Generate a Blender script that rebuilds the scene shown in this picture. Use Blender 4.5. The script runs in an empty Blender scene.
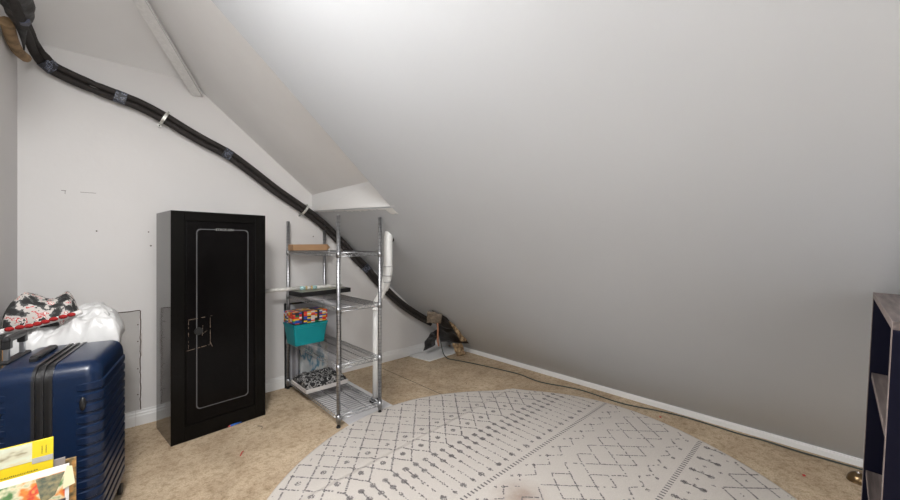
import bpy, bmesh, math, random
from mathutils import Vector, Matrix, noise
random.seed(7)
sc = bpy.context.scene
COL = sc.collection
PI = math.pi
# ------------------------------------------------------------------ camera
cam_d = bpy.data.cameras.new('camera'); cam = bpy.data.objects.new('camera', cam_d); COL.objects.link(cam)
cam_d.sensor_width = 36; cam_d.lens = 14.76; cam_d.clip_start = .02
cam_d.shift_y = -5/900
cam.location = (0, 0, 1.185)
cam.rotation_euler = (PI/2, 0, -math.atan2(.685, .728))
sc.camera = cam
# ------------------------------------------------------------------ light
w = bpy.data.worlds.new('world'); sc.world = w; w.use_nodes = True
w.node_tree.nodes['Background'].inputs[0].default_value = (.97, .985, 1, 1)
w.node_tree.nodes['Background'].inputs[1].default_value = 1.15
def light(name, kind, loc, energy, color=(1, .96, .91), size=.2, rot=None, size_y=None):
    l = bpy.data.lights.new(name, kind); l.energy = energy; l.color = color
    if kind == 'AREA':
        l.size = size
        if size_y: l.shape = 'RECTANGLE'; l.size_y = size_y
    else: l.shadow_soft_size = size
    o = bpy.data.objects.new(name, l); COL.objects.link(o); o.location = loc
    if rot: o.rotation_euler = rot
    return o
light('ceiling_lamp_light', 'POINT', (-.16, 1.3, 2.05), 9, (1, .985, .97), size=.07)
light('ceiling_lamp_fill', 'AREA', (-.12, .80, 2.5), 56, (1, .985, .97), size=.36)  # area source added to the ceiling lamp to brighten the floor
light('rear_fill_light', 'AREA', (-.05, -.8, 2.45), 10, (1, .985, .97), size=.4)  # unseen source added to lift the right floor and lower slope
light('room_fill_light', 'AREA', (-.28, -1.3, 1.45), 12, (.95, .97, 1), .9, (math.radians(86), 0, math.radians(-45)), 1.1)  # added fill light near the camera, no actual window behind it
vs = sc.view_settings
vs.view_transform = 'Standard'; vs.look = 'None'; vs.gamma = 1; vs.exposure = .1; vs.use_curve_mapping = False

# ------------------------------------------------------------------ materials
def mat(name, col, rough=.6, metal=0, spec=.5, noise_amt=0, scale=20, col2=None, bump=0, bscale=60, alpha=None, trans=0, detail=4, lo=.35, hi=.65):
    m = bpy.data.materials.new(name); m.use_nodes = True; nt = m.node_tree; b = nt.nodes['Principled BSDF']
    c = (*col, 1)
    b.inputs['Base Color'].default_value = c; b.inputs['Roughness'].default_value = rough
    b.inputs['Metallic'].default_value = metal; b.inputs['Specular IOR Level'].default_value = spec
    if trans: b.inputs['Transmission Weight'].default_value = trans
    if alpha is not None: b.inputs['Alpha'].default_value = alpha
    tc = nt.nodes.new('ShaderNodeTexCoord')
    if noise_amt or col2:
        n = nt.nodes.new('ShaderNodeTexNoise'); n.inputs['Scale'].default_value = scale; n.inputs['Detail'].default_value = detail
        nt.links.new(tc.outputs['Object'], n.inputs['Vector'])
        r = nt.nodes.new('ShaderNodeValToRGB'); nt.links.new(n.outputs['Fac'], r.inputs[0])
        c2 = col2 if col2 else tuple(v*(1-noise_amt) for v in col)
        r.color_ramp.elements[0].position = lo; r.color_ramp.elements[1].position = hi
        r.color_ramp.elements[0].color = (*c2, 1); r.color_ramp.elements[1].color = c
        nt.links.new(r.outputs[0], b.inputs['Base Color'])
    if bump:
        n2 = nt.nodes.new('ShaderNodeTexNoise'); n2.inputs['Scale'].default_value = bscale; n2.inputs['Detail'].default_value = 4
        nt.links.new(tc.outputs['Object'], n2.inputs['Vector'])
        bp = nt.nodes.new('ShaderNodeBump'); bp.inputs['Strength'].default_value = bump; bp.inputs['Distance'].default_value = .01
        nt.links.new(n2.outputs['Fac'], bp.inputs['Height']); nt.links.new(bp.outputs[0], b.inputs['Normal'])
    return m
def ramp_mat(name, stops, scale, rough=.7, kind='noise', vscale=(1, 1, 1), const=True, detail=3, bump=0):
    m = bpy.data.materials.new(name); m.use_nodes = True; nt = m.node_tree; b = nt.nodes['Principled BSDF']
    b.inputs['Roughness'].default_value = rough
    tc = nt.nodes.new('ShaderNodeTexCoord'); mp = nt.nodes.new('ShaderNodeMapping'); mp.inputs['Scale'].default_value = vscale
    nt.links.new(tc.outputs['Object'], mp.inputs[0])
    if kind == 'noise':
        n = nt.nodes.new('ShaderNodeTexNoise'); n.inputs['Scale'].default_value = scale; n.inputs['Detail'].default_value = detail
        nt.links.new(mp.outputs[0], n.inputs['Vector']); out = n.outputs['Fac']
    else:
        s = nt.nodes.new('ShaderNodeVectorMath'); s.operation = 'SNAP'; s.inputs[1].default_value = (1/scale,)*3
        nt.links.new(mp.outputs[0], s.inputs[0])
        n = nt.nodes.new('ShaderNodeTexWhiteNoise'); nt.links.new(s.outputs[0], n.inputs['Vector']); out = n.outputs['Value']
    r = nt.nodes.new('ShaderNodeValToRGB'); cr = r.color_ramp
    if const: cr.interpolation = 'CONSTANT'
    cr.elements[0].position = stops[0][0]; cr.elements[0].color = (*stops[0][1], 1)
    cr.elements[1].position = stops[1][0]; cr.elements[1].color = (*stops[1][1], 1)
    for p, c in stops[2:]:
        e = cr.elements.new(p); e.color = (*c, 1)
    nt.links.new(out, r.inputs[0]); nt.links.new(r.outputs[0], b.inputs['Base Color'])
    if bump:
        bp = nt.nodes.new('ShaderNodeBump'); bp.inputs['Strength'].default_value = bump; bp.inputs['Distance'].default_value = .01
        nt.links.new(out, bp.inputs['Height']); nt.links.new(bp.outputs[0], b.inputs['Normal'])
    return m
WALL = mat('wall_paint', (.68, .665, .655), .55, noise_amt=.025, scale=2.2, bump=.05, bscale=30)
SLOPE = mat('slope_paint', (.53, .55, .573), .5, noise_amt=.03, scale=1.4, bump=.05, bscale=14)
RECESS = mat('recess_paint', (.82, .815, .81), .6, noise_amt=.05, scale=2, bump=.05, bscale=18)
TRIM = mat('trim_paint', (.76, .76, .755), .4, bump=.02)
PATCH = mat('patch_board', (.47, .455, .44), .8, noise_amt=.06, scale=9)
BLACK = mat('black_plastic', (.012, .012, .013), .4)
DARK = mat('dark_gap', (.01, .009, .008), .9)
CHROME = mat('chrome', (.46, .47, .49), .33, 1, noise_amt=.12, scale=30)
WIRE = mat('shelf_wire', (.22, .22, .23), .35, .9)
CARD = mat('cardboard', (.42, .25, .13), .8, noise_amt=.12, scale=12)
PVC = mat('white_plastic_pipe', (.82, .82, .80), .35)
FOAM = mat('foam_sleeve', (.024, .019, .017), .75, noise_amt=.4, scale=60, bump=.15, bscale=200)
TAPE = ramp_mat('bundle_tape', [(0, (.02, .022, .03)), (.54, (.16, .18, .25)), (.60, (.02, .022, .03)), (.66, (.45, .47, .52)), (.68, (.03, .03, .04))], 60, .4)
ZINC = mat('zinc_clip', (.72, .72, .68), .35, .7, noise_amt=.3, scale=80)

# floor: worn beige subfloor
FLOOR = bpy.data.materials.new('worn_floor'); FLOOR.use_nodes = True
nt = FLOOR.node_tree; b = nt.nodes['Principled BSDF']; b.inputs['Roughness'].default_value = .85
tc = nt.nodes.new('ShaderNodeTexCoord')
def noi(s, d=5, vs=(1, 1, 1), rough=.6):
    mp = nt.nodes.new('ShaderNodeMapping'); mp.inputs['Scale'].default_value = vs; nt.links.new(tc.outputs['Object'], mp.inputs[0])
    n = nt.nodes.new('ShaderNodeTexNoise'); n.inputs['Scale'].default_value = s; n.inputs['Detail'].default_value = d; n.inputs['Roughness'].default_value = rough
    nt.links.new(mp.outputs[0], n.inputs['Vector']); return n.outputs['Fac']
def ramp(f, p0, c0, p1, c1):
    r = nt.nodes.new('ShaderNodeValToRGB'); e = r.color_ramp.elements
    e[0].position = p0; e[0].color = (*c0, 1); e[1].position = p1; e[1].color = (*c1, 1); nt.links.new(f, r.inputs[0]); return r.outputs[0]
def mul(a, c, fac=1):
    m = nt.nodes.new('ShaderNodeMix'); m.data_type = 'RGBA'; m.blend_type = 'MULTIPLY'; m.inputs[0].default_value = fac
    nt.links.new(a, m.inputs[6]); nt.links.new(c, m.inputs[7]); return m.outputs[2]
c = ramp(noi(5), .3, (.52, .40, .275), .7, (.70, .575, .42))
c = mul(c, ramp(noi(140, 3), .35, (.78, .75, .70), .6, (1, 1, 1)))
c = mul(c, ramp(noi(30, 6, (1, 1, 1), .75), .36, (.66, .62, .55), .52, (1, 1, 1)))
c = mul(c, ramp(noi(75, 5, (1, 2.5, 1), .8), .36, (.60, .55, .50), .46, (1, 1, 1)))
c = mul(c, ramp(noi(3.2, 6, (1, 1, 1), .7), .34, (.84, .83, .82), .50, (1, 1, 1)))
c = mul(c, ramp(noi(9, 8, (1, 3.5, 1), .8), .33, (.40, .33, .27), .39, (1, 1, 1)))
c = mul(c, ramp(noi(1.5, 3), .3, (.84, .82, .80), .6, (1, 1, 1)))
nt.links.new(c, b.inputs['Base Color'])
bp = nt.nodes.new('ShaderNodeBump'); bp.inputs['Strength'].default_value = .25; bp.inputs['Distance'].default_value = .004
nt.links.new(noi(160, 4), bp.inputs['Height']); nt.links.new(bp.outputs[0], b.inputs['Normal'])

# ------------------------------------------------------------------ mesh helpers
def bx(bm, x0, x1, y0, y1, z0, z1, M=None, mi=0, bev=0):
    r = bmesh.ops.create_cube(bm, size=1)
    vs_ = r['verts']
    bmesh.ops.scale(bm, verts=vs_, vec=(x1-x0, y1-y0, z1-z0))
    bmesh.ops.translate(bm, verts=vs_, vec=((x0+x1)/2, (y0+y1)/2, (z0+z1)/2))
    fs = {f for v in vs_ for f in v.link_faces}
    if bev:
        es = list({e for v in vs_ for e in v.link_edges})
        g = bmesh.ops.bevel(bm, geom=es, offset=bev, segments=3, profile=.5, affect='EDGES')
        fs = set(g['faces']) | {f for f in fs if f.is_valid}
        vs_ = list({v for f in fs for v in f.verts})
    for f in fs: f.material_index = mi
    if M: bmesh.ops.transform(bm, verts=vs_, matrix=M)
    return vs_
def cyl(bm, p, q, r, seg=12, r2=None, mi=0, cap=True):
    p = Vector(p); q = Vector(q); d = q-p
    if d.length < 1e-6: return
    M = Matrix.Translation((p+q)/2) @ d.to_track_quat('Z', 'Y').to_matrix().to_4x4()
    g = bmesh.ops.create_cone(bm, cap_ends=cap, segments=seg, radius1=r, radius2=r if r2 is None else r2, depth=d.length, matrix=M)
    for f in {f for v in g['verts'] for f in v.link_faces}:
        f.material_index = mi; f.smooth = len(f.verts) == 4
def tube(bm, pts, r, seg=8, closed=False, sx=1, mi=0):
    """swept tube through points"""
    pts = [Vector(p) for p in pts]; n = len(pts); rings = []
    up = Vector((0, 0, 1)); prev = None
    for i, p in enumerate(pts):
        a = pts[i-1] if (i > 0 or closed) else p; c_ = pts[(i+1) % n] if (i < n-1 or closed) else p
        t = (c_-a).normalized()
        if prev is None:
            s = t.cross(up) if abs(t.z) < .9 else t.cross(Vector((0, 1, 0)))
        else: s = prev - t*prev.dot(t)
        s.normalize(); prev = s; u = s.cross(t)
        rr = r[i] if isinstance(r, (list, tuple)) else r
        rings.append([bm.verts.new(p + s*math.cos(2*PI*k/seg)*rr*sx + u*math.sin(2*PI*k/seg)*rr) for k in range(seg)])
    m = n if closed else n-1
    for i in range(m):
        A = rings[i]; B = rings[(i+1) % n]
        for k in range(seg):
            f = bm.faces.new((A[k], A[(k+1) % seg], B[(k+1) % seg], B[k])); f.smooth = True; f.material_index = mi
    if not closed:
        for rg in (rings[0], rings[-1]):
            f = bm.faces.new(rg); f.material_index = mi
def smooth_pts(pts, n=6):
    P = [Vector(p) for p in pts]; out = []
    for i in range(len(P)-1):
        p0 = P[max(i-1, 0)]; p1 = P[i]; p2 = P[i+1]; p3 = P[min(i+2, len(P)-1)]
        for k in range(n):
            t = k/n
            out.append(.5*((2*p1)+(p2-p0)*t+(2*p0-5*p1+4*p2-p3)*t*t+(3*p1-p0-3*p2+p3)*t**3))
    out.append(P[-1]); return out
def prism(bm, poly, vec, mi=0):
    """extrude a 3D polygon along vec"""
    A = [bm.verts.new(p) for p in poly]; B = [bm.verts.new(Vector(p)+Vector(vec)) for p in poly]
    fs = [bm.faces.new(A), bm.faces.new(list(reversed(B)))]
    for i in range(len(A)):
        fs.append(bm.faces.new((A[i], B[i], B[(i+1) % len(A)], A[(i+1) % len(A)])))
    for f in fs: f.material_index = mi
def obj(name, bm, m, parent=None, smooth=None, fix=True):
    if fix: bmesh.ops.recalc_face_normals(bm, faces=bm.faces)
    me = bpy.data.meshes.new(name); bm.to_mesh(me); bm.free()
    for q in (m if isinstance(m, (list, tuple)) else [m]): me.materials.append(q)
    if smooth is not None:
        for p in me.polygons: p.use_smooth = smooth
    o = bpy.data.objects.new(name, me); COL.objects.link(o)
    if parent: o.parent = parent
    return o
def tag(o, label=None, cat=None, group=None, kind=None):
    if label: o['label'] = label
    if cat: o['category'] = cat
    if group: o['group'] = group
    if kind: o['kind'] = kind
    return o
def thing(name, label, cat, loc=(0, 0, 0), rz=0, group=None):
    o = bpy.data.objects.new(name, None); COL.objects.link(o); o.empty_display_size = .05
    o.location = loc; o.rotation_euler = (0, 0, rz); return tag(o, label, cat, group)
def struct(name, bm, m, label=None, parent=None):
    o = obj(name, bm, m, parent)
    if not parent: o['kind'] = 'structure'
    if label: o['label'] = label
    return o
def NB(): return bmesh.new()

# ------------------------------------------------------------------ room shell
YB = 3.18; XL = -.35; XR = 3.0; K = .892
def PZ(x): return (XR-x)*K
bm = NB(); bx(bm, XL-.1, XR+.15, -2.2, YB+.1, -.1, 0)
struct('floor', bm, FLOOR, 'worn beige subfloor with scuffs and stains')
bm = NB(); bx(bm, 1.955, 1.960, 1.9, YB-.02, -.001, .0006)
s_ = obj('floor_seam', bm, DARK); s_.name = 'trim_4'; tag(s_, 'dark straight seam between two floor panels', kind='structure')
bm = NB(); bx(bm, XL-.1, XR+.15, YB, YB+.1, 0, 2.75)
wb = struct('wall_back', bm, WALL, 'white end wall carrying the black pipe bundle')
bm = NB()
for (x, z) in ((-.028, 1.272), (.223, 1.272), (.235, 1.18), (.0, .66), (1.345, 1.26), (.163, .58), (.165, .52)):
    cyl(bm, (x, YB-.001, z), (x, YB+.002, z), random.uniform(.004, .006), 8)
bx(bm, -.18, -.16, YB-.0008, YB, 1.508, 1.511); bx(bm, -.10, -.03, YB-.0008, YB, 1.506, 1.508); bx(bm, -.165, -.163, YB-.0008, YB, 1.49, 1.508)
obj('nail_hole', bm, mat('hole_brown', (.12, .10, .09), .9), wb)
bm = NB(); bx(bm, XL-.1, XL, -2.2, YB+.1, 0, 3.0)
struct('wall_left', bm, WALL, 'white side wall at the left edge')
bm = NB(); rs = random.Random(5)
for i in range(46):
    x = rs.uniform(.15, 2.9); y = rs.uniform(.2, 3.1)
    if (x-1.5)**2+(y-1.03)**2 < 1.7: continue
    a_ = rs.uniform(0, PI); L_ = rs.uniform(.008, .045); wd_ = rs.uniform(.0008, .0022); c_ = rs.uniform(-12, 12)
    pv = None
    for k in range(5):
        t_ = (k/4-.5)*L_; px_ = x+math.cos(a_)*t_-math.sin(a_)*c_*t_*t_; py_ = y+math.sin(a_)*t_+math.cos(a_)*c_*t_*t_
        q_ = (bm.verts.new((px_-math.sin(a_)*wd_, py_+math.cos(a_)*wd_, .0004)), bm.verts.new((px_+math.sin(a_)*wd_, py_-math.cos(a_)*wd_, .0004)))
        if pv: bm.faces.new((pv[0], pv[1], q_[1], q_[0]))
        pv = q_
tag(obj('floor_scratches', bm, mat('scratch_brown', (.14, .085, .05), .9), bpy.data.objects['floor']), kind='stuff')
# sloped ceiling (main plane) as a slab with the notch cut near the back wall
bm = NB()
nrm = Vector((K, 0, 1)).normalized()*.08
e0 = [(XR, -2.2), (XR, YB), (1.333, YB), (1.385, 2.045), (.085, 2.045), (.085, -2.2)]
prism(bm, [(x, y, PZ(x)) for x, y in e0], nrm)
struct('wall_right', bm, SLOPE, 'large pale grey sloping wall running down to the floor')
# recess plane Q
def QZ(x): return 1.623+(1.333-x)*.827
nq = Vector((.827, 0, 1)).normalized()*.06
bm = NB(); prism(bm, [(1.345, 2.0, QZ(1.345)), (1.345, YB, QZ(1.345)), (.46, YB, QZ(.46)), (.13, 2.73, QZ(.13)), (.13, 2.0, QZ(.13))], nq)
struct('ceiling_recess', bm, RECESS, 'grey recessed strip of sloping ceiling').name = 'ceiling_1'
# hip plane R on the left
bm = NB()
def RZ(y): return 2.35+.6*(YB-y)
prism(bm, [(XL-.05, YB, RZ(YB)), (.46, YB, RZ(YB)), (.13, 2.72, RZ(2.72)), (XL-.05, 2.72, RZ(2.72))], Vector((0, .6, 1)).normalized()*.06)
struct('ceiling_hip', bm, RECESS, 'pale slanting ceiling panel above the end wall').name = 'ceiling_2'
bm = NB(); bx(bm, XL-.1, .25, -2.2, 2.76, 2.62, 2.7)
struct('ceiling', bm, WALL)
# vertical knee face closing the recess (bright) with torn lower edge
bm = NB()
top = [(1.333, y, 1.628) for y in (YB, 2.0)]
n = 26; lower = []
for i in range(n+1):
    t = i/n; y = YB + (2.0-YB)*t; x = 1.333+.052*t
    lower.append((x, y, PZ(x)-.002))
poly = top + list(reversed(lower)); prism(bm, poly, (.05, 0, 0))
struct('knee_face', bm, TRIM, 'bright white upright face at the end of the ceiling recess').name = 'trim_5'
bm = NB(); prev = None
for i in range(60):
    t = i/59; y = YB-.003 - (YB-2.03)*t; x = 1.335+.055*t
    wd = .006+.02*t*abs(noise.noise(Vector((i*.33, 3.1, 0))))*2+.006*random.random()+ (.03 if t > .93 else 0)
    off = .0025
    a = bm.verts.new((x-.004, y, PZ(x)-off-.004)); c2 = bm.verts.new((x+wd, y, PZ(x+wd)-off-.001))
    if prev: bm.faces.new((prev[0], a, c2, prev[1]))
    prev = (a, c2)
o = obj('torn_tape', bm, mat('torn_paper', (.78, .78, .77), .8)); o.name = 'trim_6'; tag(o, 'torn paper tape along the lower edge of the ceiling recess', kind='structure')
m_ = o.modifiers.new('s', 'SOLIDIFY'); m_.thickness = .0015
# hip corner strip
bm = NB()
a = Vector((.50, 3.17, 2.268)); c2 = Vector((.115, 2.60, 2.575)); d = (c2-a).normalized()
side = Vector((-d.y, d.x, 0)).normalized()*-1; up = side.cross(d)
if up.z > 0: up = -up
if side.x < 0: side = -side
prism(bm, [a-side*.036+up*.006, a+side*.034+up*.006, a+side*.034+up*.020, a-side*.036+up*.020], c2-a)
cyl(bm, a+side*.030+up*.020, c2+side*.030+up*.020, .0022, 8, mi=1)
struct('corner_strip', bm, [mat('strip_paint', (.76, .755, .745), .5, noise_amt=.1, scale=60), mat('strip_bead', (.5, .5, .5), .8)], 'narrow painted corner strip running up the ceiling hip').name = 'trim_3'
# baseboards
def profile_board(bm, x0, x1, h, axis, pos, sign):
    prof = [(0, 0), (.014, 0), (.014, h*.62), (.011, h*.68), (.011, h*.8), (.007, h*.86), (.006, h), (0, h)]
    if axis == 'x': prism(bm, [(x0, pos-sign*p, z) for p, z in prof], (x1-x0, 0, 0))
    else: prism(bm, [(pos-sign*p, x0, z) for p, z in prof], (0, x1-x0, 0))
bm = NB(); profile_board(bm, XL, .155, .098, 'x', YB, 1); profile_board(bm, .158, XR-.09, .098, 'x', YB, 1)
struct('baseboard_back', bm, TRIM, 'white moulded skirting at the foot of the end wall')
bm = NB()
prof = [(2.93, 0), (2.93, .040), (2.933, .047), (2.933, .056), (2.938, .062), (2.985, .0), ]
prism(bm, [(x, -2.2, z) for x, z in [(2.945, 0), (2.945, .030), (2.949, .033), (2.949, .039), (2.953, .041), (2.957, .041), (2.99, .004), (2.99, 0)]], (0, YB-.06+2.2, 0))
struct('baseboard_right', bm, TRIM, 'white moulded skirting at the foot of the sloping wall')
bm = NB(); profile_board(bm, -2.2, YB, .098, 'y', XL, -1); struct('baseboard_left', bm, TRIM)
# patch of bare board let into the back wall
bm = NB(); bx(bm, -.16, .176, YB-.0015, YB+.002, .098, .747, mi=0)
pts = [(.178, YB-.002, .10)]
for i in range(30): pts.append((.181+random.uniform(-.002, .002), YB-.002, .10+.65*i/29))
for i in range(16): pts.append((.178-.34*i/15, YB-.002, .752+random.uniform(-.0015, .0015)))
tube(bm, pts, .003, 5, mi=1)
for z in (.2, .37, .55, .66): cyl(bm, (.168, YB-.003, z), (.168, YB, z), .004, 8, mi=1)
bx(bm, .186, .189, YB-.001, YB, .45, .6, mi=2)
p_ = obj('wall_patch', bm, [PATCH, mat('cut_edge', (.10, .07, .055), .9), mat('scuff', (.45, .4, .37), .9)]); p_.name = 'trim_7'
tag(p_, 'beige board patch cut into the white end wall behind the suitcase', kind='structure')

# ------------------------------------------------------------------ rug
RC = Vector((1.5, 1.03)); RR = 1.225
def crease(x, y):
    s = y-(1.735+.080*(x-.79))
    if s >= 0: return .004*math.exp(-(s/.05)**2)*min(1, s/.02)
    t = min(1, -s/.045); return .015*(3*t*t-2*t*t*t)*math.exp(-max(0, -s-.045)/.10)
def rug_h(x, y): return .008+crease(x, y)
bm = NB()
ys = []
N = 150; grid = {}
def rug_clip(x, y):
    dx, dy = x-RC.x, y-RC.y
    a = math.atan2(dy, dx); rr = RR*(1+.008*math.sin(3*a+1)+.012*math.sin(5*a+.5))
    # small poke where the fold meets the rim
    return rr
rings = []
radii = [i/150 for i in range(1, 151)]; SEG = 300
cv = bm.verts.new((RC.x, RC.y, rug_h(RC.x, RC.y))); prev = None
for f_ in radii:
    rg = []
    for k in range(SEG):
        a = 2*PI*k/SEG; r = rug_clip(RC.x+math.cos(a), RC.y+math.sin(a))
        pk = .035*math.exp(-((a-.742)/.022)**2)
        r = (r+pk)*f_
        x = RC.x+r*math.cos(a); y = RC.y+r*math.sin(a); rg.append(bm.verts.new((x, y, rug_h(x, y))))
    if prev is None:
        for k in range(SEG): bm.faces.new((cv, rg[k], rg[(k+1) % SEG]))
    else:
        for k in range(SEG): bm.faces.new((prev[k], rg[k], rg[(k+1) % SEG], prev[(k+1) % SEG]))
    prev = rg
bot = [bm.verts.new((v.co.x, v.co.y, .0005)) for v in prev]
for k in range(SEG): bm.faces.new((prev[k], bot[k], bot[(k+1) % SEG], prev[(k+1) % SEG]))
bm.faces.new(list(reversed(bot)))
for f in bm.faces: f.smooth = True
# woven pattern: dashes and dots of darker pile lying in the rug surface
def inside(x, y):
    dx, dy = x-RC.x, y-RC.y
    return math.hypot(dx, dy) < rug_clip(x, y)-.012
def dash(x0, y0, x1, y1, wd, mi=1):
    if not (inside(x0, y0) and inside(x1, y1)): return
    d = Vector((x1-x0, y1-y0)); L = d.length
    if L < 1e-4: return
    d /= L; s = Vector((-d.y, d.x))*wd/2
    P4 = [(x0+s.x, y0+s.y), (x1+s.x, y1+s.y), (x1-s.x, y1-s.y), (x0-s.x, y0-s.y)]
    f = bm.faces.new([bm.verts.new((x, y, rug_h(x, y)+.0008)) for x, y in P4]); f.material_index = mi
def line(x0, y0, x1, y1, wd=.0075, step=.013, fill=.8, miss=.12, jit=.0015):
    L = math.hypot(x1-x0, y1-y0); n_ = max(1, int(L/step))
    for i in range(n_):
        if random.random() < miss: continue
        a0 = i/n_; a1 = (i+fill*random.uniform(.75, 1.2))/n_
        j = random.uniform(-jit, jit); k = random.uniform(-jit, jit)
        dash(x0+(x1-x0)*a0+j, y0+(y1-y0)*a0+k, x0+(x1-x0)*a1+j, y0+(y1-y0)*a1+k, wd*random.uniform(.7, 1.1), 1 if random.random() < .7 else 2)
def dot(x, y, r=.013, den=1.0):
    st = .0062; n_ = int(r/st)+1
    for i in range(-n_, n_+1):
        for j in range(-n_, n_+1):
            if (i*i+j*j)*st*st < r*r*1.05 and random.random() < .9*den:
                dash(x+i*st-.0028, y+j*st, x+i*st+.0028, y+j*st, .0056, 1 if random.random() < .8 else 2)
PX = .13
def lattice(ybase, rows, x0, PY=.155, px_=PX, wd=.0100, miss=.06, fade=0.0, half=0):
    """diamond net: row j of crossings at ybase + j*PY/2; every second row of cells carries a motif"""
    for j in range(rows):
        ya = ybase+j*PY/2; yb = ya+PY/2; ms = miss+fade*max(0, j-2)
        for i in range(-8, 24):
            x = x0+i*px_+(px_/2 if (j+half) % 2 else 0)
            line(x, ya, x+px_/2, yb, wd*random.uniform(.85, 1.05), miss=ms); line(x, ya, x-px_/2, yb, wd*random.uniform(.85, 1.05), miss=ms)
            if (j+half) % 2 == 1:
                pass
        if j % 2 == 0:
            for i in range(-8, 24):
                dot(x0+(px_/2 if half % 2 else 0)+i*px_, ya+PY/2, .0155 if j < 3 else .012, [1, .85, .45, .4, .4][min(4, j//2)])
XT = .961
lattice(1.605, 9, XT, fade=.035)
for i in range(-8, 16):
    for k, xx in ((0, XT+i*PX), (1, XT+(i+.5)*PX)):
        ys = 1.607 if k == 0 else 1.563
        for yy, r, dn in ((1.563, .0165, 1), (1.493, .0150 if k == 0 else .0165, 1), (1.42, .010, .8), (1.345, .008, .7), (1.268, .0165 if k else .011, 1)):
            dot(xx+random.uniform(-.002, .002), yy+random.uniform(-.006, .006), r*random.uniform(.9, 1.1), dn)
        line(xx, ys, xx, 1.46, .009, .0105, 1, .02); line(xx, 1.46, xx, 1.24, .0065, .016, .62, .18)
def dotted(y):
    x = .2
    while x < 2.9:
        dash(x, y-.012, x, y+.012, .009, 1); x += .0235
dotted(1.205); dotted(.582)
def zig(y0, y1, off, d_=True):
    for i in range(-2, 24):
        x = .2+off+i*PX
        line(x, y0, x+PX/2, y1, .0075, miss=.2); line(x+PX/2, y1, x+PX, y0, .0075, miss=.45)
        if d_: dot(x, y0, .012)
zig(1.13, 1.075, .05); 
for i in range(-2, 24): dot(.2+.02+i*PX, 1.155, .008); dot(.26+i*PX, .685, .007); dot(.215+i*PX, .64, .012)
# big overlapping diamonds in the middle band
for j in range(4):
    ya = .75+j*.069; yb = ya+.069
    for i in range(-2, 24):
        x = .2+.055+i*PX+(PX/2 if j % 2 else 0)
        if j != 1 or i % 3: line(x, ya, x+PX/2, yb, .008, .012, .85, .10)
        if j != 2 or i % 2: line(x, ya, x-PX/2, yb, .008, .012, .85, .14)
zig(.66, .71, .03, False)
for i in range(-14, 6):
    x = 2.552+i*.15
    dot(x, .538, .0165); dot(x-.004, .457, .0165); line(x, .545, x-.004, .44, .0095, .0105, 1, .03); dot(x+.012, .497, .007); dot(x+.075, .50, .008); dot(x+.07, .43, .007)
lattice(-.22, 8, 2.49, .155, .15, fade=0)
RUG = mat('rug_pile', (.64, .595, .55), .95, noise_amt=.10, scale=220, bump=.35, bscale=400)
# worn brownish stain in the pile
nt = RUG.node_tree; b = nt.nodes['Principled BSDF']; lk = b.inputs['Base Color'].links[0].from_socket
tc = nt.nodes.new('ShaderNodeTexCoord'); mp = nt.nodes.new('ShaderNodeMapping'); mp.inputs['Location'].default_value = (-1.41*6, -1.03*7, 0); mp.inputs['Scale'].default_value = (6, 7, 1)
nt.links.new(tc.outputs['Object'], mp.inputs[0])
gr = nt.nodes.new('ShaderNodeTexGradient'); gr.gradient_type = 'SPHERICAL'; nt.links.new(mp.outputs[0], gr.inputs[0])
nn = nt.nodes.new('ShaderNodeTexNoise'); nn.inputs['Scale'].default_value = 14; nt.links.new(tc.outputs['Object'], nn.inputs['Vector'])
mm = nt.nodes.new('ShaderNodeMath'); mm.operation = 'MULTIPLY'; nt.links.new(gr.outputs['Fac'], mm.inputs[0]); nt.links.new(nn.outputs['Fac'], mm.inputs[1])
mx = nt.nodes.new('ShaderNodeMix'); mx.data_type = 'RGBA'; nt.links.new(mm.outputs[0], mx.inputs[0]); nt.links.new(lk, mx.inputs[6]); mx.inputs[7].default_value = (.25, .13, .07, 1)
nt.links.new(mx.outputs[2], b.inputs['Base Color'])
PIL1 = mat('rug_dark_pile', (.19, .175, .175), .95, noise_amt=.25, scale=300)
PIL2 = mat('rug_mid_pile', (.27, .255, .25), .95)
tag(obj('area_rug', bm, [RUG, PIL1, PIL2], fix=False), 'large round off-white rug with grey diamond and dash pattern on the floor', 'rug')

# ------------------------------------------------------------------ steel cabinet
fl = Vector((.290, 2.699)); fr = Vector((.826, 2.758)); ux = (fr-fl).normalized()
cw = .540; cdp = .345; ch = 1.390
t = thing('storage_cabinet', 'tall glossy black steel cabinet with locked door and thin silver outline, against the white wall', 'cabinet', (fl.x, fl.y, 0), math.atan2(ux.y, ux.x))
CAB = mat('cabinet_enamel', (.004, .0035, .0035), .16, 0, .10, bump=.03, bscale=40)
bm = NB()
bx(bm, 0, cw, .012, cdp, .0, ch, bev=.003)
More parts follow.
